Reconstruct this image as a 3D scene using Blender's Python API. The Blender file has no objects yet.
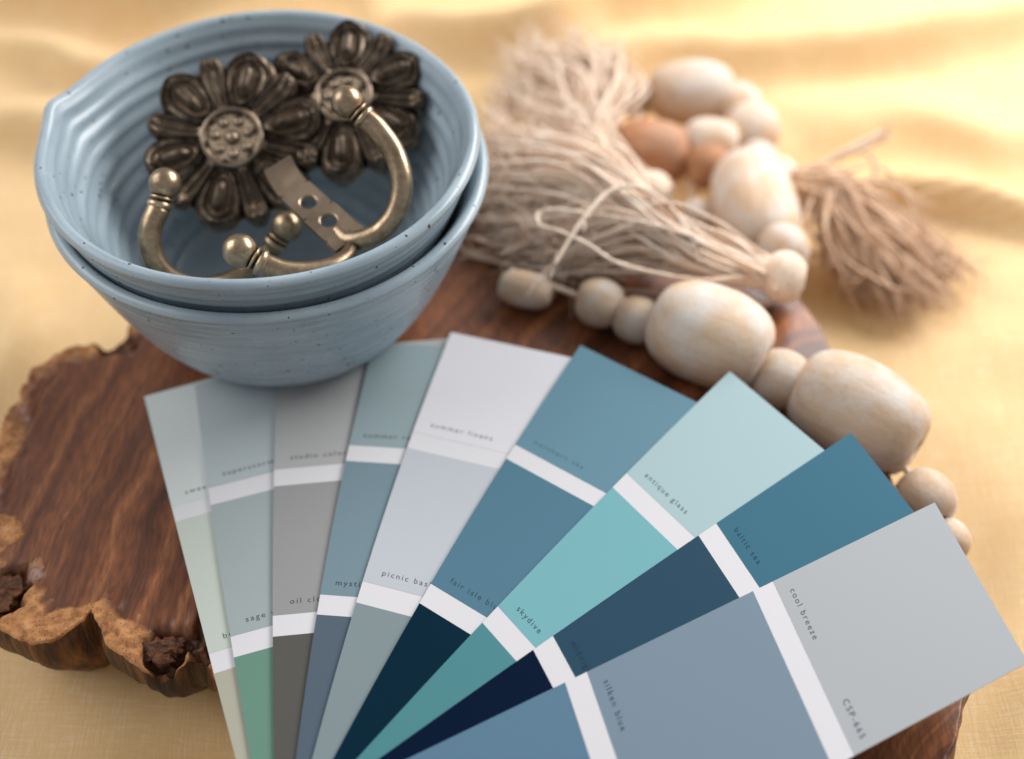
import bpy, bmesh, math, random
import numpy as np
from mathutils import Vector, Matrix, noise

# ------------------------------------------------------------------ camera, world, lights, exposure
scene = bpy.context.scene
col = scene.collection
PITCH, ROLL, CAMH, FPX = 0.83638, 0.01, 0.30698, 1412.6
fwd = Vector((0, math.cos(PITCH), -math.sin(PITCH)))
rgt0 = Vector((1, 0, 0)); up0 = rgt0.cross(fwd)
rgt = rgt0*math.cos(ROLL) + up0*math.sin(ROLL)
upv = -rgt0*math.sin(ROLL) + up0*math.cos(ROLL)
cam_data = bpy.data.cameras.new('camera')
cam = bpy.data.objects.new('camera', cam_data); col.objects.link(cam)
m = Matrix.Identity(4)
for r in range(3):
    m[r][0], m[r][1], m[r][2] = rgt[r], upv[r], -fwd[r]
m[2][3] = CAMH
cam.matrix_world = m
cam_data.sensor_width = 36; cam_data.sensor_fit = 'HORIZONTAL'; cam_data.lens = FPX*36/1024
cam_data.clip_start = 0.01; cam_data.clip_end = 50
cam_data.dof.use_dof = True; cam_data.dof.focus_distance = 0.350; cam_data.dof.aperture_fstop = 5.0
cam_data.dof.aperture_blades = 9
scene.camera = cam

world = bpy.data.worlds.new('World'); scene.world = world; world.use_nodes = True
bg = world.node_tree.nodes['Background']
bg.inputs[0].default_value = (0.97, 0.98, 1.0, 1); bg.inputs[1].default_value = 0.29

def area_light(name, loc, target, sx, sy, power, color):
    ld = bpy.data.lights.new(name, 'AREA'); ld.shape = 'RECTANGLE'; ld.size = sx; ld.size_y = sy
    ld.energy = power; ld.color = color
    o = bpy.data.objects.new(name, ld); col.objects.link(o); o.location = loc
    o.rotation_euler = (Vector(target)-Vector(loc)).to_track_quat('-Z', 'Y').to_euler()
    return o
area_light('window_light', (0.44, 0.66, 0.38), (0.18, 0.43, 0), 0.62, 0.34, 6.6, (1.0, 0.99, 0.98))
area_light('room_light', (-1.2, 0.45, 0.95), (0, 0.25, 0), 1.2, 1.0, 11.0, (0.985, 0.99, 1.0))

vs = scene.view_settings
vs.view_transform = 'Standard'; vs.look = 'None'; vs.gamma = 1.0; vs.exposure = 0.32
vs.use_curve_mapping = False
scene.render.film_transparent = False
scene.cycles.use_denoising = True

# ------------------------------------------------------------------ helpers
def U(px, py, z=0.0):
    """world point on the horizontal plane z that the photograph shows at pixel px, py"""
    d = fwd + rgt*((px-512)/FPX) + upv*((379.5-py)/FPX)
    return Vector((0, 0, CAMH)) + d*((z-CAMH)/d.z)

def lin(r, g, b):
    f = lambda c: (c/255/12.92) if c/255 <= 0.04045 else ((c/255+0.055)/1.055)**2.4
    return (f(r), f(g), f(b), 1.0)

def matte(c, k=0.75): return (c[0]*k, c[1]*k, c[2]*k, 1.0)
def link(o, parent=None):
    col.objects.link(o)
    if parent is not None: o.parent = parent
    return o
def mesh_obj(name, verts, faces, mat, parent=None, smooth=True):
    me = bpy.data.meshes.new(name); me.from_pydata([tuple(v) for v in verts], [], faces); me.update()
    if smooth: me.polygons.foreach_set('use_smooth', [True]*len(me.polygons))
    if mat: me.materials.append(mat)
    return link(bpy.data.objects.new(name, me), parent)
def thing(name, label, cat, loc=(0, 0, 0), group=None):
    o = bpy.data.objects.new(name, None); col.objects.link(o); o.location = loc; o.empty_display_size = 0.01
    tag(o, label, cat, group); return o
def tag(o, label, cat=None, group=None, kind=None):
    o['label'] = label
    if cat: o['category'] = cat
    if group: o['group'] = group
    if kind: o['kind'] = kind

def grid_faces(nu, nv, closed_u=False, closed_v=False, base=0):
    """vertex index = base + u*nv + v"""
    fs = []
    for u in range(nu if closed_u else nu-1):
        for v in range(nv if closed_v else nv-1):
            a = base + u*nv+v; b = base + u*nv+(v+1) % nv
            c = base + ((u+1) % nu)*nv+(v+1) % nv; d = base + ((u+1) % nu)*nv+v
            fs.append((a, d, c, b))
    return fs
def catmull(pts, n, closed=False):
    P = [Vector(p) for p in pts]; N = len(P); out = []
    segs = N if closed else N-1
    for i in range(segs):
        if closed: p0, p1, p2, p3 = P[(i-1) % N], P[i], P[(i+1) % N], P[(i+2) % N]
        else:
            p1, p2 = P[i], P[i+1]
            p0 = P[i-1] if i else p1*2-p2
            p3 = P[i+2] if i+2 < N else p2*2-p1
        for k in range(n):
            t = k/n
            out.append(0.5*((2*p1)+(p2-p0)*t+(2*p0-5*p1+4*p2-p3)*t*t+(3*p1-p0-3*p2+p3)*t**3))
    if not closed: out.append(P[-1].copy())
    return out
def tube_geo(path, radii, ns, verts, faces, cap=True, phase=0.0):
    base = len(verts); n = len(path); T0 = None; nrm = None
    for i, p in enumerate(path):
        t = (path[min(i+1, n-1)]-path[max(i-1, 0)])
        if t.length < 1e-9: t = Vector((0, 0, 1))
        t.normalize()
        if nrm is None:
            nrm = t.orthogonal().normalized()
        else:
            nrm = (nrm - t*nrm.dot(t))
            nrm = nrm.normalized() if nrm.length > 1e-6 else t.orthogonal().normalized()
        bi = t.cross(nrm)
        for k in range(ns):
            a = 2*math.pi*k/ns+phase
            verts.append(p + (nrm*math.cos(a)+bi*math.sin(a))*radii[i])
    for i in range(n-1):
        for k in range(ns):
            a = base+i*ns+k; b = base+i*ns+(k+1) % ns
            faces.append((a, b, b+ns, a+ns))
    if cap:
        faces.append(tuple(base+k for k in reversed(range(ns))))
        faces.append(tuple(base+(n-1)*ns+k for k in range(ns)))
def lathe_geo(profile, ns, M, verts, faces, cap=False):
    base = len(verts)
    for r, z in profile:
        for k in range(ns):
            a = 2*math.pi*k/ns
            verts.append(M @ Vector((r*math.cos(a), r*math.sin(a), z)))
    for i in range(len(profile)-1):
        for k in range(ns):
            a = base+i*ns+k; b = base+i*ns+(k+1) % ns
            faces.append((a, b, b+ns, a+ns))
    if cap:
        faces.append(tuple(base+k for k in reversed(range(ns))))
        faces.append(tuple(base+(len(profile)-1)*ns+k for k in range(ns)))
def frame_to(axis, origin):
    q = Vector(axis).to_track_quat('Z', 'Y'); return Matrix.Translation(origin) @ q.to_matrix().to_4x4()
def sstep(a, b, x):
    t = min(1, max(0, (x-a)/(b-a))); return t*t*(3-2*t)
def fbm(x, y, z=0.0, oct=4):
    return noise.fractal(Vector((x, y, z)), 1.0, 2.0, oct)

# ------------------------------------------------------------------ materials
class NT:
    def __init__(self, name):
        self.m = bpy.data.materials.new(name); self.m.use_nodes = True
        self.t = self.m.node_tree; self.b = self.t.nodes['Principled BSDF']; self.out = self.t.nodes['Material Output']
    def n(self, typ, **kw):
        nd = self.t.nodes.new(typ)
        for k, v in kw.items():
            if k.startswith('_'): setattr(nd, k[1:], v)
            else:
                key = k.replace('__', ' ')
                nd.inputs[key].default_value = v
        return nd
    def l(self, a, b): self.t.links.new(a, b)
    def coords(self, scale=(1, 1, 1), kind='Object', rot=(0, 0, 0)):
        tc = self.n('ShaderNodeTexCoord'); mp = self.n('ShaderNodeMapping')
        mp.inputs['Scale'].default_value = scale; mp.inputs['Rotation'].default_value = rot
        self.l(tc.outputs[kind], mp.inputs[0]); return mp.outputs[0]
    def noise(self, vec, scale, detail=4, rough=0.55, dist=0.0):
        nd = self.n('ShaderNodeTexNoise'); nd.inputs['Scale'].default_value = scale
        nd.inputs['Detail'].default_value = detail; nd.inputs['Roughness'].default_value = rough
        nd.inputs['Distortion'].default_value = dist
        self.l(vec, nd.inputs['Vector']); return nd.outputs['Fac']
    def ramp(self, fac, stops, interp='LINEAR'):
        nd = self.n('ShaderNodeValToRGB'); cr = nd.color_ramp; cr.interpolation = interp
        while len(cr.elements) < len(stops): cr.elements.new(0.5)
        for e, (p, c) in zip(cr.elements, stops):
            e.position = p; e.color = c if len(c) == 4 else (*c, 1)
        self.l(fac, nd.inputs[0]); return nd.outputs[0]
    def mix(self, fac, a, b, mode='MIX'):
        nd = self.n('ShaderNodeMix', _data_type='RGBA', _blend_type=mode)
        if hasattr(fac, 'default_value') or hasattr(fac, 'is_linked'): self.l(fac, nd.inputs[0])
        else: nd.inputs[0].default_value = fac
        for s, i in ((a, 6), (b, 7)):
            if isinstance(s, (tuple, list)): nd.inputs[i].default_value = s
            else: self.l(s, nd.inputs[i])
        return nd.outputs[2]
    def math(self, op, a, b=None, clamp=False):
        nd = self.n('ShaderNodeMath', _operation=op, _use_clamp=clamp)
        for s, i in ((a, 0), (b, 1)):
            if s is None: continue
            if isinstance(s, (int, float)): nd.inputs[i].default_value = s
            else: self.l(s, nd.inputs[i])
        return nd.outputs[0]
    def bump(self, height, strength=0.3, distance=0.001, prev=None):
        nd = self.n('ShaderNodeBump'); nd.inputs['Strength'].default_value = strength
        nd.inputs['Distance'].default_value = distance; self.l(height, nd.inputs['Height'])
        if prev is not None: self.l(prev, nd.inputs['Normal'])
        return nd.outputs[0]
    def set(self, **kw):
        for k, v in kw.items():
            key = k.replace('__', ' ')
            if isinstance(v, (int, float, tuple, list)): self.b.inputs[key].default_value = v
            else: self.l(v, self.b.inputs[key])
        return self

def attr(nt, name):
    nd = nt.n('ShaderNodeAttribute'); nd.attribute_name = name; return nd.outputs['Fac']

# cloth
def mat_cloth():
    t = NT('mustard_linen'); v = t.coords()
    w1 = t.n('ShaderNodeTexWave', _wave_type='BANDS', _bands_direction='X'); w1.inputs['Scale'].default_value = 700; w1.inputs['Distortion'].default_value = 1.6; w1.inputs['Detail'].default_value = 2
    w2 = t.n('ShaderNodeTexWave', _wave_type='BANDS', _bands_direction='Y'); w2.inputs['Scale'].default_value = 700; w2.inputs['Distortion'].default_value = 1.6; w2.inputs['Detail'].default_value = 2
    rv = t.coords(rot=(0, 0, 0.35)); t.l(rv, w1.inputs['Vector']); t.l(rv, w2.inputs['Vector'])
    weave = t.math('MULTIPLY', w1.outputs['Fac'], w2.outputs['Fac'])
    slub = t.noise(t.coords(scale=(110, 1900, 60), rot=(0, 0, 0.35)), 1.0, 3)
    slub2 = t.noise(t.coords(scale=(1900, 110, 60), rot=(0, 0, 0.35)), 1.0, 3)
    s = t.math('ADD', slub, slub2)
    blot = t.noise(v, 14, 4)
    base = t.mix(t.ramp(blot, [(0.3, (0, 0, 0)), (0.7, (1, 1, 1))]), lin(243, 211, 162), lin(251, 226, 188))
    base = t.mix(t.ramp(s, [(0.75, (0, 0, 0)), (1.25, (1, 1, 1))]), base, lin(236, 197, 140))
    base = t.mix(0.25, base, t.mix(weave, lin(234, 196, 142), lin(253, 234, 200)))
    nb = t.bump(weave, 0.35, 0.0005); nb = t.bump(s, 0.3, 0.0006, nb)
    t.set(Base__Color=base, Roughness=0.85, Normal=nb)
    t.b.inputs['Sheen Weight'].default_value = 0.35; t.b.inputs['Sheen Roughness'].default_value = 0.4
    t.b.inputs['Sheen Tint'].default_value = (1, 0.92, 0.78, 1)
    tr = t.n('ShaderNodeBsdfTranslucent'); tr.inputs[0].default_value = lin(238, 168, 72); t.l(nb, tr.inputs['Normal'])
    mx = t.n('ShaderNodeMixShader'); mx.inputs[0].default_value = 0.12
    t.l(t.b.outputs[0], mx.inputs[1]); t.l(tr.outputs[0], mx.inputs[2]); t.l(mx.outputs[0], t.out.inputs[0])
    return t.m
# slab: heartwood, sapwood rim, dark bark pockets (attributes: edge distance in mm, bark 0..1)
def mat_slab(side=False):
    t = NT('live_edge_side' if side else 'slab_heartwood'); v = t.coords()
    # growth rings round a pith
    sep = t.n('ShaderNodeVectorMath', _operation='SUBTRACT'); t.l(v, sep.inputs[0]); sep.inputs[1].default_value = (0.13, 0.12, 0)
    warp = t.n('ShaderNodeTexNoise'); warp.inputs['Scale'].default_value = 16; warp.inputs['Detail'].default_value = 3; t.l(v, warp.inputs['Vector'])
    ws = t.n('ShaderNodeVectorMath', _operation='MULTIPLY_ADD'); t.l(warp.outputs['Color'], ws.inputs[0]); ws.inputs[1].default_value = (0.026, 0.03, 0.0); t.l(sep.outputs[0], ws.inputs[2])
    flat = t.n('ShaderNodeVectorMath', _operation='MULTIPLY'); t.l(ws.outputs[0], flat.inputs[0]); flat.inputs[1].default_value = (1, 0.55, 0)
    ln = t.n('ShaderNodeVectorMath', _operation='LENGTH'); t.l(flat.outputs[0], ln.inputs[0])
    rings = t.n('ShaderNodeTexNoise', _noise_dimensions='1D'); rings.inputs['Scale'].default_value = 120; rings.inputs['Detail'].default_value = 5; rings.inputs['Roughness'].default_value = 0.7
    t.l(ln.outputs['Value'], rings.inputs['W'])
    heart = t.ramp(rings.outputs['Fac'], [(0.30, lin(54, 27, 16)), (0.43, lin(98, 54, 33)), (0.54, lin(132, 78, 47)), (0.70, lin(172, 110, 68))])
    big = t.noise(v, 22, 4, 0.6)
    heart = t.mix(t.ramp(big, [(0.35, (0.0, 0, 0)), (0.7, (1, 1, 1))]), heart, t.mix(0.4, heart, lin(158, 95, 56)))
    fine = t.noise(t.coords(scale=(900, 160, 300), rot=(0, 0, 0.1)), 1.0, 4)
    heart = t.mix(t.ramp(fine, [(0.35, (0.55, 0.55, 0.55)), (0.65, (0, 0, 0))]), heart, lin(58, 32, 22))
    # sapwood
    pit = t.n('ShaderNodeTexVoronoi'); pit.inputs['Scale'].default_value = 900; t.l(v, pit.inputs['Vector'])
    sn = t.noise(v, 260, 5, 0.65)
    sap = t.ramp(sn, [(0.3, lin(112, 66, 34)), (0.5, lin(186, 128, 78)), (0.7, lin(214, 160, 106))])
    sap = t.mix(t.ramp(pit.outputs['Distance'], [(0.10, (1, 1, 1)), (0.22, (0, 0, 0))]), sap, lin(92, 50, 28))
    ed = attr(t, 'edge'); en = t.noise(v, 120, 6, 0.7)
    d = t.math('ADD', ed, t.math('MULTIPLY', t.math('SUBTRACT', en, 0.5), 9.0))
    fac = t.ramp(t.math('DIVIDE', d, 10.0, True), [(0.0, (1, 1, 1)), (0.16, (0.55, 0.55, 0.55)), (0.38, (0, 0, 0))])
    base = t.mix(fac, heart, sap)
    bark = attr(t, 'bark')
    bn = t.noise(v, 320, 5, 0.7)
    base = t.mix(bark, base, t.ramp(bn, [(0.35, lin(52, 28, 17)), (0.7, lin(136, 84, 50))]))
    if side:
        st = t.noise(t.coords(scale=(160, 160, 26)), 1.0, 5, 0.65)
        cols = t.ramp(st, [(0.34, lin(30, 15, 9)), (0.47, lin(72, 40, 20)), (0.60, lin(126, 80, 40)), (0.74, lin(190, 134, 76))])
        base = t.mix(bark, cols, lin(34, 18, 12))
        nb = t.bump(st, 0.6, 0.002); nb = t.bump(sn, 0.4, 0.0008, nb)
        t.set(Base__Color=base, Roughness=0.55, Normal=nb)
    else:
        nb = t.bump(fine, 0.08, 0.0004)
        rough_h = t.mix(fac, (0, 0, 0, 1), sn)
        nb = t.bump(rough_h, 0.6, 0.0015, nb)
        rr = t.mix(fac, t.ramp(big, [(0.3, (0.26, 0.26, 0.26)), (0.7, (0.42, 0.42, 0.42))]), (0.8, 0.8, 0.8, 1))
        t.set(Base__Color=base, Roughness=rr, Normal=nb)
    return t.m
def mat_bark_chunk():
    t = NT('dark_bark'); v = t.coords(); n = t.noise(v, 350, 5, 0.7)
    t.set(Base__Color=t.ramp(n, [(0.3, lin(46, 24, 15)), (0.7, lin(128, 78, 46))]), Roughness=0.75, Normal=t.bump(n, 0.8, 0.002)); return t.m
def mat_glaze():
    t = NT('speckled_blue_glaze'); v = t.coords()
    n = t.noise(v, 55, 4); streak = t.noise(t.coords(scale=(40, 40, 420)), 1.0, 4)
    base = t.mix(n, lin(146, 162, 172), lin(174, 188, 196))
    base = t.mix(t.ramp(streak, [(0.35, (0.35, 0.35, 0.35)), (0.65, (0, 0, 0))]), base, lin(102, 120, 134))
    vo = t.n('ShaderNodeTexVoronoi'); vo.inputs['Scale'].default_value = 400; vo.inputs['Randomness'].default_value = 1; t.l(v, vo.inputs['Vector'])
    # only some cells carry a speck, of a varied size
    sepc = t.n('ShaderNodeSeparateColor'); t.l(vo.outputs['Color'], sepc.inputs[0])
    size = t.math('MULTIPLY', t.math('SUBTRACT', sepc.outputs[0], 0.56, True), 0.50)
    spot = t.math('LESS_THAN', vo.outputs['Distance'], size)
    base = t.mix(spot, base, lin(62, 66, 70))
    fine = t.noise(v, 1200, 3)
    base = t.mix(t.ramp(fine, [(0.66, (0, 0, 0)), (0.72, (0.7, 0.7, 0.7))]), base, lin(95, 112, 122))
    t.set(Base__Color=base, Roughness=t.ramp(n, [(0.3, (0.20, 0.20, 0.20)), (0.7, (0.32, 0.32, 0.32))]), Normal=t.bump(n, 0.15, 0.0006))
    t.b.inputs['Specular IOR Level'].default_value = 0.45
    return t.m
def mat_brass(name, dark, mid, hi, rough):
    t = NT(name); v = t.coords()
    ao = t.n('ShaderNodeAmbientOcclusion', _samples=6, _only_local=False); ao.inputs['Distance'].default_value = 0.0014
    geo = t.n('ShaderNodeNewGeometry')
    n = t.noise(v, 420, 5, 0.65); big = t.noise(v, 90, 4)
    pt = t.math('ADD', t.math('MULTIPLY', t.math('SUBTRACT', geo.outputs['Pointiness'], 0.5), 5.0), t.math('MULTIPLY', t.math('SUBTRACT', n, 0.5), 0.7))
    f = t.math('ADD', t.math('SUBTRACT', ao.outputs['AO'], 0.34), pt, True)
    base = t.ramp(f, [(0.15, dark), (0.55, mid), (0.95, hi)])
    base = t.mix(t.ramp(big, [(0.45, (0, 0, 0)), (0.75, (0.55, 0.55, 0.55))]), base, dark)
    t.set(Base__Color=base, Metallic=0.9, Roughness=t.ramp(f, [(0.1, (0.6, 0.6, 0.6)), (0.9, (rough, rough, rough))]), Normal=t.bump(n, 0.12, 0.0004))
    return t.m
def mat_bead(name, c_lo, c_hi, wash):
    t = NT(name); v = t.coords()
    oi = t.n('ShaderNodeObjectInfo')
    off = t.n('ShaderNodeVectorMath', _operation='ADD'); t.l(v, off.inputs[0]); t.l(oi.outputs['Random'], off.inputs[1])
    mp = t.n('ShaderNodeMapping'); mp.inputs['Scale'].default_value = (260, 260, 40); t.l(off.outputs[0], mp.inputs[0])
    g = t.noise(mp.outputs[0], 1.0, 5, 0.6, 0.6)
    b = t.noise(off.outputs[0], 90, 4, 0.6)
    f = t.noise(off.outputs[0], 900, 3, 0.6)
    base = t.mix(t.ramp(g, [(0.3, (0, 0, 0)), (0.7, (1, 1, 1))]), c_lo, c_hi)
    base = t.mix(t.ramp(b, [(0.42, (0, 0, 0)), (0.66, (wash, wash, wash))]), base, lin(214, 208, 202))
    base = t.mix(t.ramp(f, [(0.62, (0, 0, 0)), (0.75, (0.35, 0.35, 0.35))]), base, lin(120, 92, 66))
    crack = t.noise(t.coords(scale=(500, 500, 25)), 1.0, 2, 0.5, 1.2)
    base = t.mix(t.ramp(crack, [(0.24, (0.4, 0.4, 0.4)), (0.30, (0, 0, 0))]), base, lin(120, 92, 68))
    br = t.n('ShaderNodeHueSaturation'); t.l(base, br.inputs['Color'])
    t.l(t.math('ADD', t.math('MULTIPLY', oi.outputs['Random'], 0.22), 0.88), br.inputs['Value'])
    t.set(Base__Color=br.outputs[0], Roughness=0.72, Normal=t.bump(t.math('ADD', g, f), 0.25, 0.0006))
    return t.m
def mat_jute(name, lo, hi):
    t = NT(name); v = t.coords(); n = t.noise(v, 150, 4, 0.6); f = t.noise(v, 1500, 3, 0.7)
    base = t.mix(t.ramp(n, [(0.35, (0, 0, 0)), (0.65, (1, 1, 1))]), lo, hi)
    base = t.mix(t.ramp(f, [(0.35, (0.5, 0.5, 0.5)), (0.6, (0, 0, 0))]), base, lin(196, 160, 130))
    t.set(Base__Color=base, Roughness=0.9, Normal=t.bump(f, 0.6, 0.0005))
    t.b.inputs['Sheen Weight'].default_value = 0.3
    return t.m
def mat_plain(name, color, rough=0.6, bump=0.0):
    t = NT(name); v = t.coords(); n = t.noise(v, 1800, 3)
    base = t.mix(t.ramp(n, [(0.3, (0, 0, 0)), (0.7, (0.05, 0.05, 0.05))]), color, (color[0]*0.8, color[1]*0.8, color[2]*0.8, 1))
    t.set(Base__Color=base, Roughness=rough)
    if bump: t.l(t.bump(n, bump, 0.0002), t.b.inputs['Normal'])
    t.b.inputs['Specular IOR Level'].default_value = 0.06
    return t.m

M_CLOTH = mat_cloth(); M_SLAB = mat_slab(); M_SIDE = mat_slab(True); M_BARK = mat_bark_chunk(); M_GLAZE = mat_glaze()
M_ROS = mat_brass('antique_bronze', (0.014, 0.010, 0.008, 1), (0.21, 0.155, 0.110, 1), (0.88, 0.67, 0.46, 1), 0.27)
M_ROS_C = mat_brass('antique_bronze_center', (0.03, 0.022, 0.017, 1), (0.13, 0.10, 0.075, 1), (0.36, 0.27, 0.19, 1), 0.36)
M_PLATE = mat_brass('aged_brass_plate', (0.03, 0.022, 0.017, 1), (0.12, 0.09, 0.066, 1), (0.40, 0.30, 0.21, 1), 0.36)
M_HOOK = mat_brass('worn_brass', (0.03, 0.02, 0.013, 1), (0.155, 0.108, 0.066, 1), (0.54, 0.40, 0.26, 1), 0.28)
M_BEAD = mat_bead('raw_wood_bead', lin(198, 165, 134), lin(216, 190, 163), 0.80)
M_BEAD_BROWN = mat_bead('brown_wood_bead', lin(150, 100, 66), lin(180, 128, 90), 0.12)
M_JUTE = mat_jute('jute_yarn', lin(244, 214, 188), lin(253, 238, 220))
M_JUTE_PALE = mat_jute('pale_jute_yarn', lin(238, 210, 184), lin(251, 236, 216))
M_JUTE_DARK = mat_jute('darker_jute_yarn', lin(212, 172, 138), lin(238, 206, 174))
M_DARK = mat_plain('bead_hole_dark', lin(60, 42, 30), 0.9)
M_CARD = mat_plain('white_card_stock', matte(lin(234, 232, 235)), 0.55, 0.05)
M_INK = mat_plain('grey_ink', lin(62, 68, 76), 0.6)

# ------------------------------------------------------------------ tablecloth (the surface everything lies on)
ZC = -0.029
FOLDS = [  # polyline in photo pixels on the cloth, height m, half width m
    ([(-160, -20), (40, 8), (200, 30), (330, 8), (470, -25)], 0.016, 0.016),
    ([(-120, 55), (30, 62), (110, 92), (220, 60), (330, 20)], 0.009, 0.013),
    ([(-80, 150), (20, 135), (90, 160), (150, 210)], 0.007, 0.012),
    ([(380, 25), (520, 62), (600, 36), (690, 14), (800, -30)], 0.017, 0.013),
    ([(500, 95), (640, 66), (760, 70), (900, 58), (1060, 20), (1200, -20)], 0.010, 0.014),
    ([(700, -70), (860, -40), (960, -30), (1100, -20)], 0.008, 0.020),
    ([(780, 196), (860, 200), (960, 214), (1040, 236), (1180, 250)], 0.010, 0.008),
    ([(800, 150), (900, 128), (1000, 150), (1120, 140)], 0.007, 0.016),
    ([(985, 600), (1020, 540), (1080, 500)], 0.003, 0.012),
    ([(1000, 760), (1030, 700), (1080, 660)], 0.006, 0.010),
    ([(-60, 720), (60, 742), (130, 790), (200, 850)], 0.006, 0.013),
    ([(-40, 470), (-10, 400), (20, 340), (10, 270)], 0.004, 0.012),
]
def build_cloth():
    xs = np.linspace(-0.55, 0.65, 330); ys = np.linspace(0.02, 1.15, 330)
    X, Y = np.meshgrid(xs, ys, indexing='ij')
    Z = np.zeros_like(X)
    for pts, h, w in FOLDS:
        line = catmull([U(px, py, ZC) for px, py in pts], 8)
        L = np.array([(p.x, p.y) for p in line]); best = np.full(X.shape, 9.0); tt = np.zeros(X.shape); sd = np.zeros(X.shape)
        for i in range(len(L)-1):
            a, b = L[i], L[i+1]; ab = b-a; q = ab@ab
            t = np.clip(((X-a[0])*ab[0]+(Y-a[1])*ab[1])/q, 0, 1)
            dx, dy = X-a[0]-t*ab[0], Y-a[1]-t*ab[1]; d = np.hypot(dx, dy)
            msk = d < best; best[msk] = d[msk]; tt[msk] = (i+t[msk])/(len(L)-1)
            sd[msk] = np.sign(ab[0]*dy-ab[1]*dx)[msk]
        h, w = h*1.7, w*0.85; ww = np.where(sd > 0, w*1.35, w*0.75)     # one flank steeper
        Z += h*np.exp(-(best/ww)**2)*np.sin(np.pi*np.clip(tt, 0.02, 0.98))**0.6
    for i in range(len(xs)):
        for j in range(len(ys)):
            x, y = xs[i], ys[j]
            Z[i, j] += 0.0045*noise.noise(Vector((x*7, y*9, 3.1))) + 0.0022*noise.noise(Vector((x*19+5, y*23, 1.7))) + 0.0009*noise.noise(Vector((x*60, y*55, 8.0))) + 0.0030*max(0, noise.noise(Vector((x*9+y*26, x*16-y*7, 4.4)))-0.12)
    # flat and pressed where the slab lies
    E = np.hypot((X+0.01)/0.165, (Y-0.225)/0.15)
    press = np.clip((E-0.80)/0.30, 0, 1); press = press*press*(3-2*press)
    Z = Z*press - 0.0025*(1-press)
    Z -= 0.016*np.exp(-(np.hypot((X+0.074)/0.026, (Y-0.158)/0.018))**2)   # a dip in front of the slab
    V = [(xs[i], ys[j], ZC+Z[i, j]) for i in range(len(xs)) for j in range(len(ys))]
    o = mesh_obj('tablecloth', V, grid_faces(len(xs), len(ys)), M_CLOTH)
    # wind faces upward
    tag(o, 'rumpled mustard yellow linen cloth spread under the wooden slab', 'tablecloth')
    return o
build_cloth()

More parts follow.
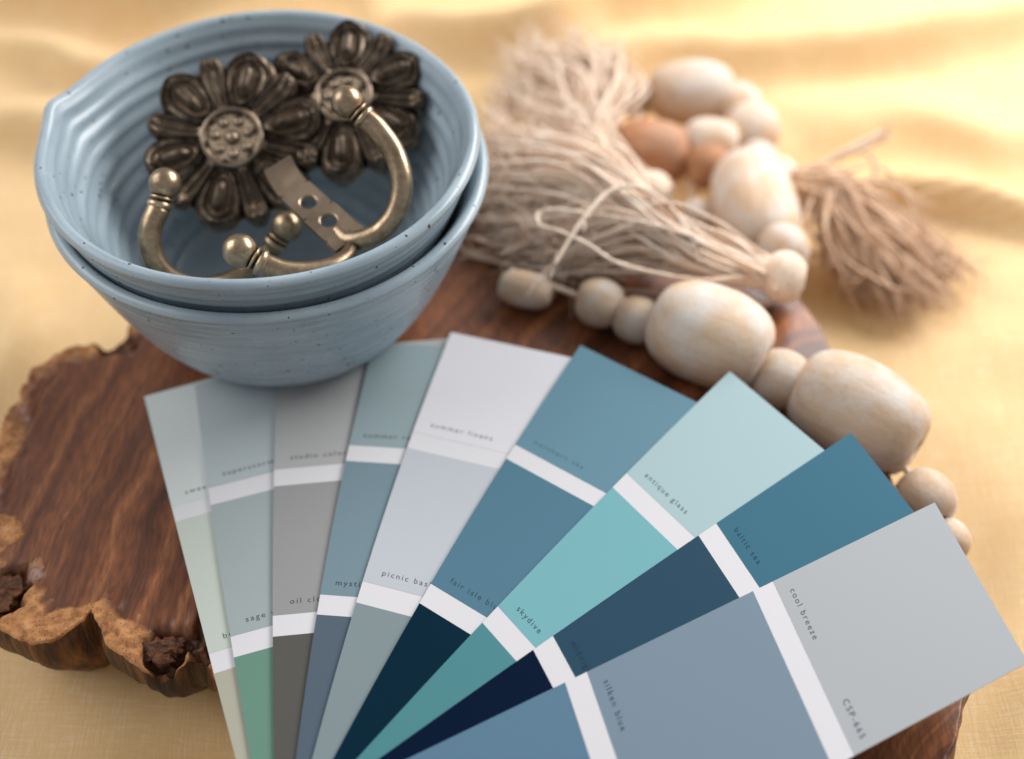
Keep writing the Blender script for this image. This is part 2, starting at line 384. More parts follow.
# ------------------------------------------------------------------ live-edge wooden slab
SLAB_PX = [(112, 338), (78, 343), (36, 364), (14, 400), (-6, 440), (-22, 485), (-30, 530), (-34, 575), (-22, 612), (4, 632), (36, 642), (66, 631), (82, 619), (91, 611),
           (97, 624), (106, 646), (134, 664), (172, 666), (196, 655), (208, 660), (218, 684), (232, 726), (256, 772), (320, 815), (450, 830), (560, 815), (680, 830), (800, 815), (905, 800), (948, 762), (966, 702),
           (984, 640), (968, 570), (912, 505), (872, 442), (848, 392), (832, 350), (806, 306), (760, 262), (690, 232), (600, 214), (520, 204), (420, 200), (300, 214), (210, 250), (150, 300)]
def build_slab():
    root = thing('wood_slab', 'thick reddish brown live-edge wooden slab lying under the bowls and cards', 'wood slab')
    ring = [p for p in catmull([U(px, py, 0) for px, py in SLAB_PX], 14, closed=True)]
    N = len(ring); mid_a, mid_b = Vector((-0.085, 0.238, 0)), Vector((0.06, 0.212, 0))
    def core(p):
        ab = mid_b-mid_a; t = min(1, max(0, (p-mid_a).dot(ab)/ab.dot(ab))); return mid_a+ab*t
    rough = []
    for i, p in enumerate(ring):
        C = core(p); d = (p-C); ln = d.length
        leftness = sstep(0.03, -0.08, p.x)
        e = 0.0011*noise.noise(p*90)+0.0006*noise.noise(p*260)+0.0003*noise.noise(p*700)
        rough.append((C + d*((ln+e*(0.5+leftness))/ln), leftness))
    # pockets of bark bitten out of the top (pixel, radius m, depth m)
    pockets = [(U(163, 650), 0.0062, 0.0065), (U(176, 644), 0.0045, 0.0045), (U(8, 585), 0.0055, 0.005), (U(-4, 600), 0.006, 0.005), (U(120, 340), 0.006, 0.004), (U(206, 640), 0.0055, 0.004)]
    patches = [(U(6, 532), 0.0070), (U(42, 562), 0.0040), (U(20, 618), 0.0090), (U(60, 622), 0.0060), (U(110, 645), 0.0060), (U(140, 657), 0.0050)]
    fr = [1, 0.9975, 0.994, 0.989, 0.983, 0.976, 0.968, 0.96, 0.95, 0.94, 0.93, 0.92, 0.905, 0.89, 0.875, 0.86, 0.84, 0.82, 0.79, 0.75, 0.7, 0.62, 0.52, 0.4, 0.27, 0.14, 0.0]
    V, E, B = [], [], []
    for k, f in enumerate(fr):
        for p, left in rough:
            C = core(p); d = p-C; q = C+d*f; dist = d.length*(1-f)
            z = -0.0009*max(0, 1-dist/0.0009)**2
            dent = 0; bk = 0
            for c, r, h in pockets:
                dd = (q-c).length/r*(1+0.35*noise.noise(q*300))
                if dd < 1.4: dent = max(dent, h*sstep(1.15, 0.75, dd)); bk = max(bk, sstep(1.2, 0.85, dd))
            if dist < 0.012: z += (0.0009*noise.noise(q*220)+0.0007*noise.noise(q*600))*left*sstep(0.012, 0.003, dist)
            if dent: dent *= 1+0.5*noise.noise(q*500)
            z -= dent
            patch = 0
            for c, r in patches:
                patch = max(patch, 9*sstep(1.25, 0.45, (q-c).length/r*(1+0.75*noise.noise(q*110)+0.5*noise.noise(q*330))))
            V.append((q.x, q.y, z)); E.append(-patch + dist*1000 - 7.5*left*(0.45+0.9*noise.noise(q*45))*(1.0+0.5*sstep(0.23, 0.19, q.y)) + 3.2*(1-left)); B.append(bk)
    F = grid_faces(len(fr), N, closed_v=True)
    F = [tuple(reversed(f)) for f in F]
    def put(o, E, B):
        a = o.data.attributes.new('edge', 'FLOAT', 'POINT'); a.data.foreach_set('value', E)
        b = o.data.attributes.new('bark', 'FLOAT', 'POINT'); b.data.foreach_set('value', B)
    put(mesh_obj('top_face', V, F, M_SLAB, root), E, B)
    # live edge
    V2, E2, B2 = [], [], []; rows = 16
    for k in range(rows):
        s = k/(rows-1)
        for i, (p, left) in enumerate(rough):
            d = (p-core(p)); n = d.normalized()
            top = V[i]
            z = top[2] + (ZC-0.001-top[2])*s
            out = 0.0016*math.sin(math.pi*min(1, s*1.4)) - (0.0065+0.007*sstep(0.22, 0.17, p.y))*s**1.8
            out += (0.0016*noise.noise(Vector((p.x*70, p.y*70, z*45))) + 0.0009*noise.noise(Vector((p.x*210, p.y*210, z*70))))*min(1, s*5)
            q = Vector((top[0], top[1], 0))+n*out
            V2.append((q.x, q.y, z)); E2.append(0); B2.append(max(B[i], sstep(0.25, 0.6, noise.noise(Vector((p.x*55, p.y*55, z*60))))))
    put(mesh_obj('live_edge', V2, grid_faces(rows, N, closed_v=True), M_SIDE, root), E2, B2)
    # jagged bark lumps in the pockets
    rnd = random.Random(4)
    for (px, py, r, z) in [(158, 652, 0.0042, -0.0025), (170, 647, 0.0034, -0.002), (6, 588, 0.0042, -0.0025), (-2, 602, 0.004, -0.0025)]:
        c = U(px, py, z); bm = bmesh.new(); bmesh.ops.create_icosphere(bm, subdivisions=3, radius=1)
        off = Vector((rnd.random()*9, rnd.random()*9, 0))
        for v in bm.verts:
            s = 1+0.6*noise.noise(v.co*1.5+off)+0.35*noise.noise(v.co*4+off)+0.2*noise.noise(v.co*9+off)
            v.co = Vector((v.co.x*r*1.05*s, v.co.y*r*0.78*s, v.co.z*r*0.50*s))
        me = bpy.data.meshes.new('bark_lump'); bm.to_mesh(me); bm.free(); me.materials.append(M_BARK)
        o = link(bpy.data.objects.new('bark_lump', me), root); o.location = c
build_slab()

# ------------------------------------------------------------------ paint sample cards in a fan
# x, y of the far left corner, heading, skew, log width, bow, then the four stripe edges along the card
CARDS = [[-0.10497, 0.26584, 0.35243, 0.0, 0.0, 0.03818, 0.04204, 0.04717, 0.09006, 0.09601],
         [-0.0909, 0.26941, 0.24444, 0.06385, 0, 0.16451, 0.03847, 0.04433, 0.08642, 0.09255],
         [-0.06812, 0.28044, 0.08421, 0.01436, 0, 0.20966, 0.04299, 0.04871, 0.08952, 0.09564],
         [-0.04033, 0.28318, -0.12202, 0.03, -0.24, 0.44284, 0.0382, 0.04369, 0.08634, 0.09226],
         [-0.01789, 0.286, -0.26027, -0.04094, 0, 0.45121, 0.03818, 0.04387, 0.0876, 0.094],
         [0.01954, 0.27888, -0.49288, -0.12206, 0, 0.3981, 0.04023, 0.04561, 0.08906, 0.0953],
         [0.06085, 0.2668, -0.72913, -0.17988, 0, 0.26474, 0.04611, 0.05213, 0.09861, 0.10458],
         [0.0907, 0.24297, -0.94114, -0.20104, 0, 0.16536, 0.04756, 0.0536, 0.10045, 0.10655],
         [0.10805, 0.21885, -1.09411, -0.20619, -0.0403, 0.03139, 0.04889, 0.05471, 0.10111, 0.10701]]
COLS = [[(222, 230, 227), (208, 216, 206), (186, 184, 166)],
        [(192, 202, 205), (173, 184, 184), (114, 153, 136)],
        [(190, 190, 189), (163, 163, 162), (98, 96, 91)],
        [(158, 176, 180), (128, 151, 161), (93, 108, 122)],
        [(234, 233, 238), (203, 207, 214), (140, 155, 159)],
        [(112, 151, 168), (90, 131, 151), (2, 42, 60)],
        [(180, 205, 209), (128, 187, 194), (86, 146, 152)],
        [(68, 118, 139), (48, 80, 101), (0, 24, 52)],
        [(186, 190, 193), (132, 151, 166), (100, 135, 158)]]
WORDS = [[('sweater set', 0), ('bud', 1)], [('superstorm', 0), ('sage wisdom', 1)], [('studio colors', 0), ('oil cloth', 1)],
         [('summer resort', 0), ('mystic', 1)], [('summer linens', 0), ('picnic basket', 1)], [('northern sky', 0), ('fair isle blue', 1)],
         [('antique glass', 0), ('skydive', 1)], [('baltic sea', 0), ('midnight', 1)], [('cool breeze', 0), ('silken blue', 1)]]
CARD_LABELS = ['leftmost fanned paint card with pale grey green swatches', 'fanned paint card ending in a sage green swatch, second from left',
               'fanned paint card in warm greys ending in a taupe swatch', 'fanned paint card of dusty slate blues between the grey and white-topped cards',
               'fanned paint card with a near-white top swatch', 'fanned paint card with dull teal top and dark petrol swatch at its lower end',
               'fanned paint card in light aqua and turquoise tones', 'fanned paint card with saturated sea blue top and navy lower swatch',
               'topmost fanned paint card in silvery grey and soft blue, reading cool breeze']
GX, Z0, CW, TH, CLEN = 0.055, 0.0078, 0.05, 0.0003, 0.20
def text_mesh(body, size, spacing):
    cu = bpy.data.curves.new('lettering', 'FONT'); cu.body = body; cu.size = size; cu.space_character = spacing
    cu.resolution_u = 3; cu.extrude = 0
    o = bpy.data.objects.new('lettering', cu); col.objects.link(o)
    dg = bpy.context.evaluated_depsgraph_get(); me = bpy.data.meshes.new_from_object(o.evaluated_get(dg))
    bpy.data.objects.remove(o); bpy.data.curves.remove(cu); return me
def build_card(i):
    X, Y, A, sk, wd, c = CARDS[i][:6]; a1, b1, a2, b2 = CARDS[i][6:]
    d = Vector((math.sin(A), -math.cos(A))); s = Vector((math.cos(A+sk), math.sin(A+sk))); n = Vector((math.cos(A), math.sin(A)))
    w = CW*math.exp(wd)
    def P(t, q, dz=0.0):
        xy = Vector((X, Y))+d*t+s*(q*w)+n*(c*t*t)
        return Vector((xy.x, xy.y, Z0+0.0005*i+GX*xy.x+dz+0.0008*((t-0.09)/0.09)**2+0.0009*(1-q)))
    root = thing('paint_card', CARD_LABELS[i], 'paint card', P(0.1, 0.5), 'paint cards fanned out over the slab')
    inv = P(0.1, 0.5)
    L = lambda p: p-inv
    def strip(name, t0, t1, q0, q1, dz, th, mat, parent, nt=24):
        V, F = [], []
        ts = [t0+(t1-t0)*k/nt for k in range(nt+1)]
        for t in ts:
            V += [L(P(t, q0, dz)), L(P(t, q1, dz)), L(P(t, q1, dz-th)), L(P(t, q0, dz-th))]
        for k in range(nt):
            for e in range(4):
                a = k*4+e; b = k*4+(e+1) % 4
                F.append((a, a+4, b+4, b))
        F += [(0, 1, 2, 3), (nt*4+3, nt*4+2, nt*4+1, nt*4)]
        o = mesh_obj(name, V, F, mat, parent, smooth=False)
        return o
    strip('card_stock', 0, CLEN, 0, 1, 0, TH, M_CARD, root)
    edge = 0.0004/w
    ends = [(0.0, a1), (b1, a2), (b2, CLEN)]
    for (t0, t1), rgb in zip(ends, COLS[i]):
        mt = mat_plain('paint_%d_%d_%d' % rgb, matte(lin(*rgb)), 0.5, 0.06)
        strip('color_swatch', t0, t1, 0.0, 1.0, 0.00004, 0.00003, mt, root, 12)
    def letters(body, t, q, size, mat=M_INK):
        me = text_mesh(body, size, 1.32)
        for v in me.vertices:
            x, y = v.co.x, v.co.y
            v.co = L(P(t-y, q+x/w, 0.00007))
        me.materials.append(mat)
        link(bpy.data.objects.new('lettering', me), root)
    for body, k in WORDS[i]:
        if body:
            rgb = COLS[i][k]; ink = mat_plain('ink_on_%d_%d_%d' % rgb, matte(lin(*[x*{(5, 0): 0.80, (5, 1): 0.68, (7, 0): 0.66, (7, 1): 0.80}.get((i, k), 0.50) for x in rgb])), 0.6)
            letters(body, ends[k][1]-0.0030, 0.085, 0.0023, ink)
    if i == 8: letters('CSP-665', a1-0.0030, 0.735, 0.0023)
for i in range(9): build_card(i)

# ------------------------------------------------------------------ ceramic bowls
BC = Vector((-0.0690, 0.3042, 0.0))
def bowl_radius(h, R=0.0592, H=0.0595, foot=0.0220, ex=0.49):
    s = min(1, max(0, h/H)); return foot+(R-foot)*s**ex
def build_bowl(name, label, center, zbase, seed, spout, R, ex=0.49):
    root = thing(name, label, 'bowl', (center.x, center.y, zbase), 'stacked blue bowls')
    H, th = 0.0595, 0.0036
    prof = []   # (r, z, kind) outer from foot to rim, over the lip, inner down to the centre
    n = 70
    for k in range(n+1):
        h = 0.002+(H-0.0025-0.002)*k/n
        rip = 0.00022*math.sin(h*2*math.pi/0.0031+seed)*sstep(0.002, 0.008, h)*(0.35+0.65*sstep(0.036, 0.014, h)+0.5*sstep(0.046, 0.05, h))
        prof.append((bowl_radius(h, R, ex=ex)+rip, h))
    ro = bowl_radius(H, R, ex=ex); rm = ro-th/2
    for k in range(1, 10):
        a = math.pi*k/10; prof.append((rm+math.cos(a)*th/2*1.12+0.0002, H-0.0025+math.sin(a)*0.0027))
    n = 80
    for k in range(n+1):
        h = (H-0.0025)-(H-0.0025-0.0075)*k/n
        r = bowl_radius(h, R, ex=ex)-th*(1+0.25*k/n)
        rip = 0.00042*math.sin(h*2*math.pi/0.0047+seed*2)*sstep(H-0.002, H-0.008, h)
        if k > n*0.8: r -= 0.0
        prof.append((r+rip, h-0.0*k))
    rb = prof[-1][0]
    for k in range(1, 14):
        f = 1-k/14; prof.append((rb*f, 0.0075-0.0018*(1-f**2)))
    ns = 220; V = []
    wob = lambda a, h: 1+(0.003*math.sin(2*a+1)+0.002*math.sin(3*a+2))*(h/H)
    for r, h in prof:
        for k in range(ns):
            a = 2*math.pi*k/ns
            rr = r*wob(a, h)
            if spout:
                da = math.atan2(math.sin(a-spout), math.cos(a-spout))
                g = math.exp(-(da/0.17)**2)*sstep(0.030, H, h); g2 = math.exp(-(da/0.07)**2)*sstep(0.040, H, h)
                rr += 0.0013*g+0.0008*g2
                hh = h+0.0008*g2 - 0.0004*math.exp(-((abs(da)-0.22)/0.12)**2)*sstep(0.035, H, h)
            else: hh = h
            hh += 0.0004*math.sin(a+1)*(h/H) + 0.0003*math.sin(4*a+2)*(h/H)
            V.append((rr*math.cos(a), rr*math.sin(a), hh))
    F = grid_faces(len(prof), ns, closed_v=True); F = [tuple(reversed(f)) for f in F]
    V.append((0, 0, prof[-1][1])); l = (len(prof)-1)*ns
    F += [(l+k, l+(k+1) % ns, len(V)-1) for k in range(ns)]
    mesh_obj('bowl_body', V, F, M_GLAZE, root)
    Vf, Ff = [], []
    lathe_geo([(0.0, 0.0012), (0.019, 0.0012), (0.0205, 0.0), (0.0250, 0.0), (0.0262, 0.0010), (0.0266, 0.0020), (0.0258, 0.003), (0, 0.003)], 96, Matrix.Identity(4), Vf, Ff)
    mesh_obj('foot_ring', Vf, Ff, M_GLAZE, root)
    return root
lower_bowl = build_bowl('ceramic_bowl', 'lower of two stacked speckled blue-grey ceramic bowls, standing on the slab', BC+Vector((0.0013, -0.0002, 0)), 0.0, 0.7, None, 0.0602, 0.45); lower_bowl.scale = (1, 1, 0.968)
build_bowl('ceramic_bowl', 'upper of two stacked speckled blue-grey bowls, small pinched spout, holding bronze hardware', BC, 0.0086, 2.1, math.radians(169), 0.0592)

# ------------------------------------------------------------------ bronze flower rosettes
def petal_geo(R, big):
    nu, nv = 34, 22; V = []
    r0 = 0.25*R; r1 = R if big else 0.965*R
    hw = 0.275*R if big else 0.165*R
    for u in range(nu+1):
        a = u/nu; rho = r0+(r1-r0)*a
        # outline
        wdt = hw*(0.30+0.70*math.sin(math.pi/2*min(1, a/0.62)))
        if a > 0.70: wdt *= math.sqrt(max(0.0, 1-((a-0.70)/0.30)**2))*0.97+0.03
        for v in range(nv+1):
            b = -1+2*v/nv
            y = wdt*b
            body = 0.0030*(1-0.55*b*b)
            if big:
                sd = max(0, (a-0.64)/0.34, (0.40-a)/0.42); e = math.hypot(b, sd)
                boss = 0.0024*math.exp(-(math.hypot(b/0.26, max(0, (a-0.66)/0.12, (0.46-a)/0.12)))**4)
                groove = -0.0015*math.exp(-((e-0.40)/0.09)**2)-0.0012*math.exp(-((e-0.74)/0.055)**2)
                rim = 0.0010*math.exp(-((e-0.90)/0.08)**2)+0.0010*math.exp(-((e-0.58)/0.08)**2)
                tip = 0.0022*math.exp(-((a-0.93)/0.10)**2)*(1-0.5*abs(b))
                z = body+boss+groove+rim+tip
            else:
                mid = -0.0011*math.exp(-((abs(b)-0.30)/0.12)**2)*sstep(0.10, 0.25, a)*sstep(0.92, 0.75, a)
                tip = 0.0026*math.exp(-((a-0.90)/0.12)**2)*(1-0.4*abs(b))
                side = 0.0009*math.exp(-((abs(b)-0.62)/0.18)**2)
                z = body*0.9+mid+tip+side-0.0005
            edge = max(abs(b), 0)
            z -= 0.0030*max(0, edge-0.84)/0.16
            z -= 0.0034*max(0, (a-0.95)/0.05)**2
            z += -0.0016*a*a + 0.0012*(1-a)
            V.append((rho, y, z))
    F = [tuple(reversed(f)) for f in grid_faces(nu+1, nv+1)]
    # skirt
    ring = [u*(nv+1) for u in range(nu+1)]+[nu*(nv+1)+v for v in range(1, nv+1)]+[u*(nv+1)+nv for u in range(nu-1, -1, -1)]
    base = len(V)
    for i in ring: V.append((V[i][0]*0.99, V[i][1]*0.93, -0.0022))
    for k in range(len(ring)-1):
        F.append((ring[k], base+k, base+k+1, ring[k+1]))
    return V, F
def build_rosette(label, center, normal, spin, R, parts=True):
    root = thing('flower_rosette', label, 'rosette', center, 'bronze flower rosettes in the bowl')
    q = Vector(normal).normalized().to_track_quat('Z', 'Y'); root.rotation_mode = 'QUATERNION'; root.rotation_quaternion = q @ Matrix.Rotation(spin, 3, 'Z').to_quaternion()
    big = small = None
    for k in range(12):
        isbig = k % 2 == 0
        if isbig and big is None:
            V, F = petal_geo(R, True); o = mesh_obj('petal', V, F, M_ROS, root); big = o.data
        elif not isbig and small is None:
            V, F = petal_geo(R, False); o = mesh_obj('petal', V, F, M_ROS, root); small = o.data
        else: o = link(bpy.data.objects.new('petal', big if isbig else small), root)
        o.rotation_euler = (0, 0, k*math.pi/6)
    V, F = [], []
    lathe_geo([(0.0, -0.003), (0.66*R, -0.003), (0.70*R, -0.0022), (0.68*R, -0.0014), (0.5*R, 0.0002), (0.34*R, 0.0036), (0.26*R, 0.0034), (0.0, 0.0034)], 72, Matrix.Identity(4), V, F)
    mesh_obj('back_plate', V, F, M_ROS, root)
    V, F = [], []
    prof = [(0.310*R+0.0009*math.cos(t), 0.0040+0.0009*math.sin(t)) for t in [2*math.pi*k/14 for k in range(15)]]
    lathe_geo(prof, 72, Matrix.Identity(4), V, F); mesh_obj('center_ring', V, F, M_ROS_C, root)
    stud = None
    for k in range(8):
        rr = 0 if k == 0 else 0.185*R; a = k*2*math.pi/7; sr = 0.0020 if k == 0 else 0.0015
        V, F = [], []
        lathe_geo([(sr*math.cos(t), sr*math.sin(t)*0.95) for t in [math.pi/2*j/7 for j in range(8)]], 20, Matrix.Identity(4), V, F)
        o = mesh_obj('stud', V, F, M_ROS_C, root); o.location = (rr*math.cos(a), rr*math.sin(a), 0.0033)
    # screw post on the back
    V, F = [], []
    lathe_geo([(0.0028, -0.006), (0.0028, -0.003), (0.006, -0.0028)], 24, Matrix.Identity(4), V, F, cap=True); mesh_obj('screw_post', V, F, M_ROS, root)
build_rosette('bronze flower rosette with fully visible studded centre, left in the upper bowl', U(234, 141, 0.052), (0.04, -0.60, 0.80), 0.28, 0.0262)
build_rosette('bronze flower rosette half hidden behind the hook, right in the upper bowl', U(346, 101, 0.057), (-0.06, -0.46, 0.88), 0.62, 0.0246)

# ------------------------------------------------------------------ brass coat hooks
def finial(root, base, axis, r):
    V, F = [], []; M = frame_to(axis, base)
    prof = [(0.0, -0.2*r), (0.62*r, -0.2*r), (0.70*r, 0.0), (0.80*r, 0.12*r), (0.80*r, 0.30*r), (0.62*r, 0.42*r), (0.56*r, 0.50*r), (0.74*r, 0.58*r), (0.74*r, 0.68*r), (0.55*r, 0.76*r)]
    c = 1.55*r
    for k in range(15):
        t = -1.0+ (math.pi/2+1.0)*k/14; prof.append((r*math.cos(t), c+r*math.sin(t)))
    lathe_geo(prof, 40, M, V, F); return mesh_obj('ball_finial', V, F, M_HOOK, root)
def arm(root, pts, r0, r1, name='arm', flat=1.0):
    path = catmull(pts, 10); n = len(path); V, F = [], []
    tube_geo(path, [r0+(r1-r0)*sstep(0, 1, k/(n-1)) for k in range(n)], 24, V, F); return mesh_obj(name, V, F, M_HOOK, root)
def coat_hook():
    A, B, Cc, D = U(271, 192, .056), U(293, 164, .0575), U(360, 225, .0545), U(338, 252, .053)
    o0 = (Cc+D)/2
    root = thing('coat_hook', 'brass double coat hook with two-hole plate lying on top in the bowl', 'coat hook', o0)
    L = lambda p: p-o0
    ex = ((Cc+D)/2-(A+B)/2); ln = ex.length; ex.normalize()
    ey = (B-A)-(ex*ex.dot(B-A)); wd = ey.length; ey.normalize(); ez = ex.cross(ey)
    if ez.z < 0: ez = -ez
    O = (A+B)/2
    # plate with two holes: rows of a polar mesh around each hole
    th = 0.0018
    def pl(x, y, z):
        curl = 0.0035*max(0, (0.0045-x)/0.0045)**2 if x < 0.0045 else 0
        return L(O+ex*x+ey*y+ez*(z+curl))
    V, F = [], []
    holes = [ln*0.40, ln*0.70]; hr = 0.0023
    bounds = [ln*0.18, ln*0.55, ln*0.90]
    def halfw(x): return wd/2*(0.84+0.16*sstep(0, ln, x))
    def addcell(x0, x1, hx):
        n = 32; base = len(V)
        for k in range(n):
            a = 2*math.pi*(k+0.5)/n; ca, sa = math.cos(a), math.sin(a)
            # ray to the cell's rectangle
            hx1 = x1-hx if ca > 0 else hx-x0
            s1 = hx1/abs(ca) if abs(ca) > 1e-6 else 9; s2 = halfw(hx)/abs(sa) if abs(sa) > 1e-6 else 9
            s = min(s1, s2); ox, oy = hx+ca*s, sa*s
            for zz, rr in ((0, None), (0, hr*1.12), (-0.0002, hr), (-th, hr), (-th, None)):
                V.append(pl(ox, oy, zz) if rr is None else pl(hx+ca*rr, sa*rr, zz))
        for k in range(n):
            for e in range(5):
                a = base+k*5+e; b = base+k*5+(e+1) % 5; c2 = base+((k+1) % n)*5+(e+1) % 5; d2 = base+((k+1) % n)*5+e
                F.append((a, d2, c2, b))
    addcell(bounds[0], bounds[1], holes[0]); addcell(bounds[1], bounds[2], holes[1])
    def block(x0, x1, nx=8):
        base = len(V)
        for k in range(nx+1):
            x = x0+(x1-x0)*k/nx; h = halfw(x)
            V.extend([pl(x, -h, 0), pl(x, h, 0), pl(x, h, -th), pl(x, -h, -th)])
        for k in range(nx):
            for e in range(4):
                a = base+k*4+e; b = base+k*4+(e+1) % 4; F.append((a, a+4, b+4, b))
        F.append((base, base+1, base+2, base+3)); e = base+nx*4; F.append((e, e+3, e+2, e+1))
    block(-0.001, bounds[0]); block(bounds[2], ln*1.03)
    o = mesh_obj('mounting_plate', V, F, M_PLATE, root, smooth=False)
    J = U(352, 241, .0525)
    arm(root, [L(U(338, 232, .052)), L(J), L(U(378, 233, .055)), L(U(396, 212, .060)), L(U(402, 182, .066)), L(U(394, 153, .071)), L(U(378, 130, .0745)), L(U(366, 119, .076))], 0.0027, 0.0030, 'long_arm')
    finial(root, L(U(366, 119, .076)), (U(349, 104, .079)-U(368, 121, .0755)), 0.0043)
    arm(root, [L(U(350, 232, .052)), L(U(351, 250, .052)), L(U(336, 264, .0525)), L(U(310, 271, .0535)), L(U(284, 271, .055)), L(U(264, 264, .0565))], 0.0021, 0.0029, 'short_arm')
    finial(root, L(U(264, 264, .0565)), (U(237, 249, .060)-U(266, 265, .0565)), 0.0045)
coat_hook()
def loose_handle():
    o0 = U(215, 255, .036)
    root = thing('drawer_handle', 'curved brass drawer handle with two ball ends, lowest in the bowl at left', 'drawer handle', o0)
    L = lambda p: p-o0
    pts = [U(159, 208, .058), U(151, 228, .0545), (U(151, 250, .050)), (U(161, 270, .045)), (U(183, 284, .039)), (U(212, 286, .034)), (U(240, 276, .033)), (U(261, 260, .036)), (U(274, 246, .040))]
    arm(root, [L(p) for p in pts], 0.0031, 0.0027, 'curved_arm')
    finial(root, L(pts[0]), (U(166, 180, .063)-pts[0]), 0.0043)
    finial(root, L(pts[-1]), (U(288, 225, .045)-pts[-1]), 0.0044)
loose_handle()

# ------------------------------------------------------------------ bead garland with jute tassels
gar = thing('bead_garland', 'wooden bead garland with jute tassels draped across the slab and cloth', 'bead garland')
rnd = random.Random(11)
def bead(center, axis, length, dia, mat=M_BEAD, square=2.3):
    ns, n = 40, 36; R = dia/2; H = length/2; prof = []
    re = max(0.0018, R*0.31); hole = re*0.60
    prof.append((hole*0.9, -H*0.86)); prof.append((hole, -H*0.985))
    for k in range(n+1):
        t = -1+2*k/n
        tt = math.sin(t*math.pi/2)
        r = re+(R-re)*(max(0, 1-abs(tt)**square))**(1/square)
        prof.append((r, H*tt))
    prof.append((hole, H*0.985)); prof.append((hole*0.9, H*0.86))
    V, F = [], []
    lathe_geo(prof, ns, Matrix.Identity(4), V, F)
    off = Vector((rnd.random()*50, rnd.random()*50, rnd.random()*50))
    V = [v*(1+0.018*noise.noise(v*80+off)+0.006*noise.noise(v*260+off)) for v in V]
    me_name = 'bead'
    o = mesh_obj(me_name, V, F, mat, gar)
    q = Vector(axis).to_track_quat('Z', 'Y'); o.rotation_mode = 'QUATERNION'
    o.rotation_quaternion = q @ Matrix.Rotation(rnd.random()*6.28, 3, 'Z').to_quaternion(); o.location = center
    return o
def dep(p): return (p-Vector((0, 0, CAMH))).dot(fwd)
def bead_px(x0, y0, x1, y1, dia_px, z0, z1, mat=M_BEAD, square=2.3, lenscale=1.0):
    a, b = U(x0, y0, z0), U(x1, y1, z1); c = (a+b)/2
    return bead(c, b-a, (b-a).length*lenscale, dia_px*dep(c)/FPX, mat, square)
def bead_round(px, py, r_px, z, axis=(1, -0.4, 0), mat=M_BEAD, squash=0.94):
    c = U(px, py, z); d = 2*r_px*dep(c)/FPX; return bead(c, axis, d*squash, d, mat, 2.0)
# front strand, on the slab
front = []
bead_px(500, 284, 552, 295, 38, 0.006, 0.006)
bead_round(600, 303, 25, 0.0075, (1, -0.25, 0)); bead_round(637, 320, 24, 0.0072, (1, -0.3, 0))
bead_px(654, 314, 767, 357, 101, 0.0125, 0.0110, square=2.25)
bead_round(780, 379, 30.5, 0.0060, (1, -0.35, 0))
bead_px(800, 377, 918, 448, 104, 0.0060, 0.0030, square=2.4)
bead_round(925, 499, 30, -0.004, (0.45, -1, 0)); bead_round(948, 540, 22, -0.008, (0.4, -1, 0))
# heap behind, on the cloth beyond the slab
bead_px(768, 246, 741, 166, 84, -0.004, -0.006, square=2.2)
bead_round(783, 249, 26, 0.003, (0.3, -1, 0.1))
bead_round(758, 163, 22, -0.008, (-0.5, 1, 0))
bead_round(708, 166, 23, -0.007, (1, 0.4, 0), M_BEAD_BROWN)
bead_px(611, 148, 690, 156, 66, -0.008, -0.008, M_BEAD_BROWN, 2.2)
bead_px(684, 140, 738, 146, 50, -0.006, -0.006, square=2.4)
bead_round(752, 130, 28, -0.010, (1, 0.2, 0)); bead_round(737, 106, 24, -0.012, (1, 0.5, 0))
bead_px(650, 95, 733, 91, 66, -0.010, -0.010, square=2.2)
bead_round(636, 97, 21, -0.014, (1, 0, 0)); bead_round(607, 93, 19, -0.014, (1, 0, 0))
bead_round(700, 215, 18, -0.012, (1, 0.2, 0))
# cords between beads
def cord(pts, r=0.0009):
    V, F = [], []; tube_geo(catmull(pts, 8), [r]*((len(pts)-1)*8+1), 8, V, F); mesh_obj('cord', V, F, M_JUTE, gar)
cord([U(510, 270, .009), U(600, 303, .0075), U(654, 318, .011), U(710, 336, .012), U(780, 379, .006), U(860, 412, .0045), U(925, 499, -.004), U(948, 540, -.008), U(945, 590, -.01)])
cord([U(783, 262, .006), U(783, 249, .003), U(754, 206, -.005), U(758, 163, -.008), U(752, 130, -.01), U(737, 106, -.012), U(690, 93, -.01), U(607, 93, -.014)])
cord([U(708, 215, -.012), U(690, 190, -.012), U(708, 166, -.007), U(650, 152, -.008), U(612, 150, -.008)])

def strand_geo(path, r, V, F, rnd, fray=True, fuzz=6, fl=0.010):
    n = len(path)
    radii = [r*(0.85+0.3*rnd.random()) for _ in range(n)]
    tube_geo(path, radii, 5, V, F, phase=rnd.random()*6)
    if fray:
        t = (path[-1]-path[-3]).normalized()
        for k in range(fuzz):
            d = (t+Vector((rnd.gauss(0, .45), rnd.gauss(0, .45), rnd.gauss(0.05, .40)))).normalized()
            st = path[-1-int(rnd.random()*2)]+Vector((rnd.gauss(0, r*.6), rnd.gauss(0, r*.6), rnd.gauss(0, r*.6)))
            ll = fl*(0.4+rnd.random()); bend = Vector((rnd.gauss(0, .5), rnd.gauss(0, .5), rnd.gauss(0, .5)))
            pp = [st+d*ll*s+bend*ll*s*s*0.7 for s in (0, .25, .5, .75, 1)]
            tube_geo(pp, [r*.42, r*.40, r*.36, r*.3, r*.14], 3, V, F, cap=False)
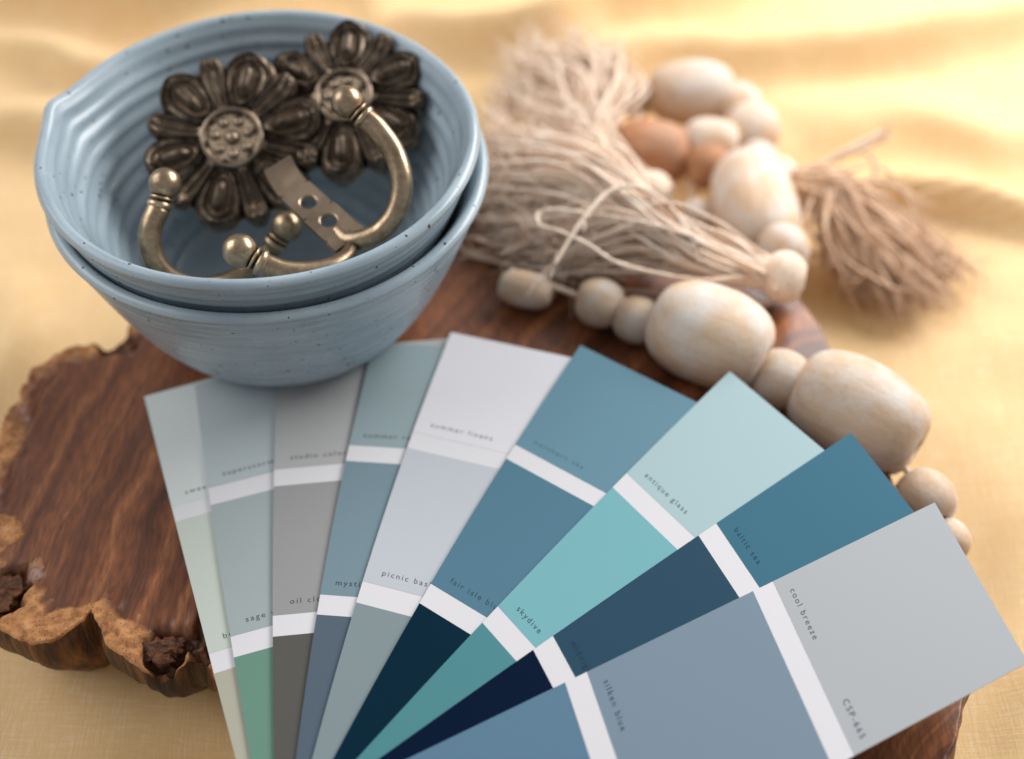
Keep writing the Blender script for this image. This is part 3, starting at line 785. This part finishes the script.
def tassel(neck, neck_dir, end_line, count, r, mat, seed, head_px=None, lift=0.012, zfloor=0.0, wave=0.004, fuzz=6, neck_r=0.006, spread_z=0.02, fl=0.010, lenvar=0.14, mid_bulge=0.0):
    """strands leave the neck and run to points scattered along end_line"""
    rn = random.Random(seed)
    root = bpy.data.objects.new('tassel', None); col.objects.link(root); root.parent = gar; root.location = neck
    V, F = [], []
    el = catmull(end_line, 10)
    for k in range(count):
        v = rn.random(); w = rn.random()
        a = rn.random()*6.283; rr = neck_r*math.sqrt(rn.random())
        side = Vector((neck_dir.y, -neck_dir.x, 0)).normalized()
        st = neck+side*(rr*math.cos(a))+Vector((0, 0, rr*math.sin(a)))
        e = el[min(len(el)-1, int(v*(len(el)-1)))].copy()
        e = st+(e-st)*(1-lenvar*rn.random())
        e.z += spread_z*w*(1-0.3*rn.random()); e += Vector((rn.gauss(0, .004), rn.gauss(0, .004), 0))
        c1 = st+neck_dir*((e-st).length*0.30)+Vector((0, 0, lift*w)); c1 += Vector((rn.gauss(0, .002), rn.gauss(0, .002), 0))
        c2 = st+(e-st)*0.68+Vector((rn.gauss(0, wave), rn.gauss(0, wave), lift*w+rn.gauss(0, wave*0.6)))
        p = catmull([st, c1, c2, e], 6)
        p = [Vector((q.x, q.y, max(q.z, zfloor+r))) for q in p]
        q = [x-neck for x in p]
        strand_geo(q, r, V, F, rn, True, fuzz, fl)
    o = mesh_obj('strands', V, F, mat, root); o['kind'] = 'stuff'
    return root
def tassel_head(root, neck, center, r, mat, ndir):
    # yarn-wrapped head: many loops around the axis
    V, F = [], []; ax = Vector(ndir).normalized(); M = frame_to(ax, center-neck)
    path = []; turns = 13; H = r*1.5
    for k in range(turns*20+1):
        s = k/(turns*20); z = -H/2+H*s; rad = r*math.sqrt(max(0.15, 1-(z/(H*0.60))**2))
        a = s*turns*2*math.pi; path.append(M @ Vector((rad*math.cos(a), rad*math.sin(a), z)))
    tube_geo(path, [r*0.11]*len(path), 6, V, F)
    lathe_geo([(0.001, -H/2*1.02), (r*0.5, -H/2), (r*0.9, -H*0.2), (r*0.95, 0), (r*0.9, H*0.2), (r*0.5, H/2), (0.001, H/2*1.02)], 24, M, V, F)
    mesh_obj('wrapped_head', V, F, mat, root)
nkA = U(770, 274, 0.011)
tA = tassel(nkA, Vector((-1, 0.12, 0.05)).normalized(), [U(520, 150, .004), U(500, 165, .003), U(488, 185, .002), (U(496, 215, .002)), U(515, 240, .002), U(540, 262, .002), U(575, 284, .002)], 230, 0.00068, M_JUTE, 5, zfloor=0.0, lift=0.012, spread_z=0.016, neck_r=0.0052, wave=0.0018, fuzz=9, fl=0.011)
tassel_head(tA, nkA, U(784, 277, 0.011), 0.0074, M_JUTE, nkA-U(786, 277, 0.011))
# loose strands curling over the tassel
def loose(root, origin, pts, r=0.00075, mat=M_JUTE):
    V, F = [], []; rn = random.Random(len(pts)); strand_geo([p-origin for p in catmull(pts, 9)], r, V, F, rn, True, 5, 0.006)
    mesh_obj('loose_strand', V, F, mat, root)
loose(tA, nkA, [U(700, 262, .022), U(690, 235, .026), U(668, 205, .029), U(640, 188, .031), U(612, 190, .031), U(590, 210, .030), U(572, 235, .028), U(553, 266, .024)])
loose(tA, nkA, [U(742, 276, .016), U(700, 280, .018), U(650, 272, .020), U(615, 262, .023), U(588, 245, .026), U(560, 232, .028), U(540, 226, .027), U(538, 214, .027), U(556, 210, .028), U(585, 214, .030)])
loose(tA, nkA, [U(735, 288, .008), U(690, 293, .004), U(620, 290, .003), U(560, 280, .002), U(510, 265, .002), U(470, 255, .002)], 0.0007)
loose(tA, nkA, [U(776, 288, .014), U(772, 300, .006), U(764, 303, .003), U(752, 300, .003)], 0.0008)
# tassel behind it, ends towards the back
nkB = U(640, 186, -0.008)
tB = tassel(nkB, Vector((-0.75, 0.65, 0.05)).normalized(), [U(518, 125, -.014), U(526, 98, -.016), U(548, 84, -.018), U(585, 82, -.020), U(614, 92, -.020)], 110, 0.00065, M_JUTE_PALE, 9, zfloor=-0.028, lift=0.010, spread_z=0.022, neck_r=0.006, fuzz=9, fl=0.012)
tassel_head(tB, nkB, U(652, 192, -0.008), 0.0068, M_JUTE_PALE, nkB-U(652, 192, -.008))
# tassel lying to the right on the cloth
nkC = U(792, 186, -0.012)
tC = tassel(nkC, Vector((0.88, -0.45, 0)).normalized(), [U(932, 262, -.027), U(940, 282, -.027), (U(918, 300, -.027)), U(880, 300, -.027), U(850, 290, -.027)], 230, 0.00062, M_JUTE_DARK, 21, zfloor=-0.0285, lift=0.006, spread_z=0.012, neck_r=0.007, wave=0.003, fuzz=8, fl=0.008, lenvar=0.35)
tassel_head(tC, nkC, U(778, 178, -0.012), 0.0070, M_JUTE, nkC-U(776, 177, -.012))
loose(tC, nkC, [U(800, 182, -.008), U(820, 165, -.004), U(850, 148, 0), U(884, 132, .003)], 0.0010)
loose(tC, nkC, [U(798, 180, -.010), U(815, 168, -.007), U(845, 155, -.004), U(880, 140, -.001)], 0.0009)
loose(tC, nkC, [U(798, 184, -.010), U(830, 160, -.008), U(862, 152, -.006), U(876, 165, -.008), U(872, 180, -.012)], 0.0008)
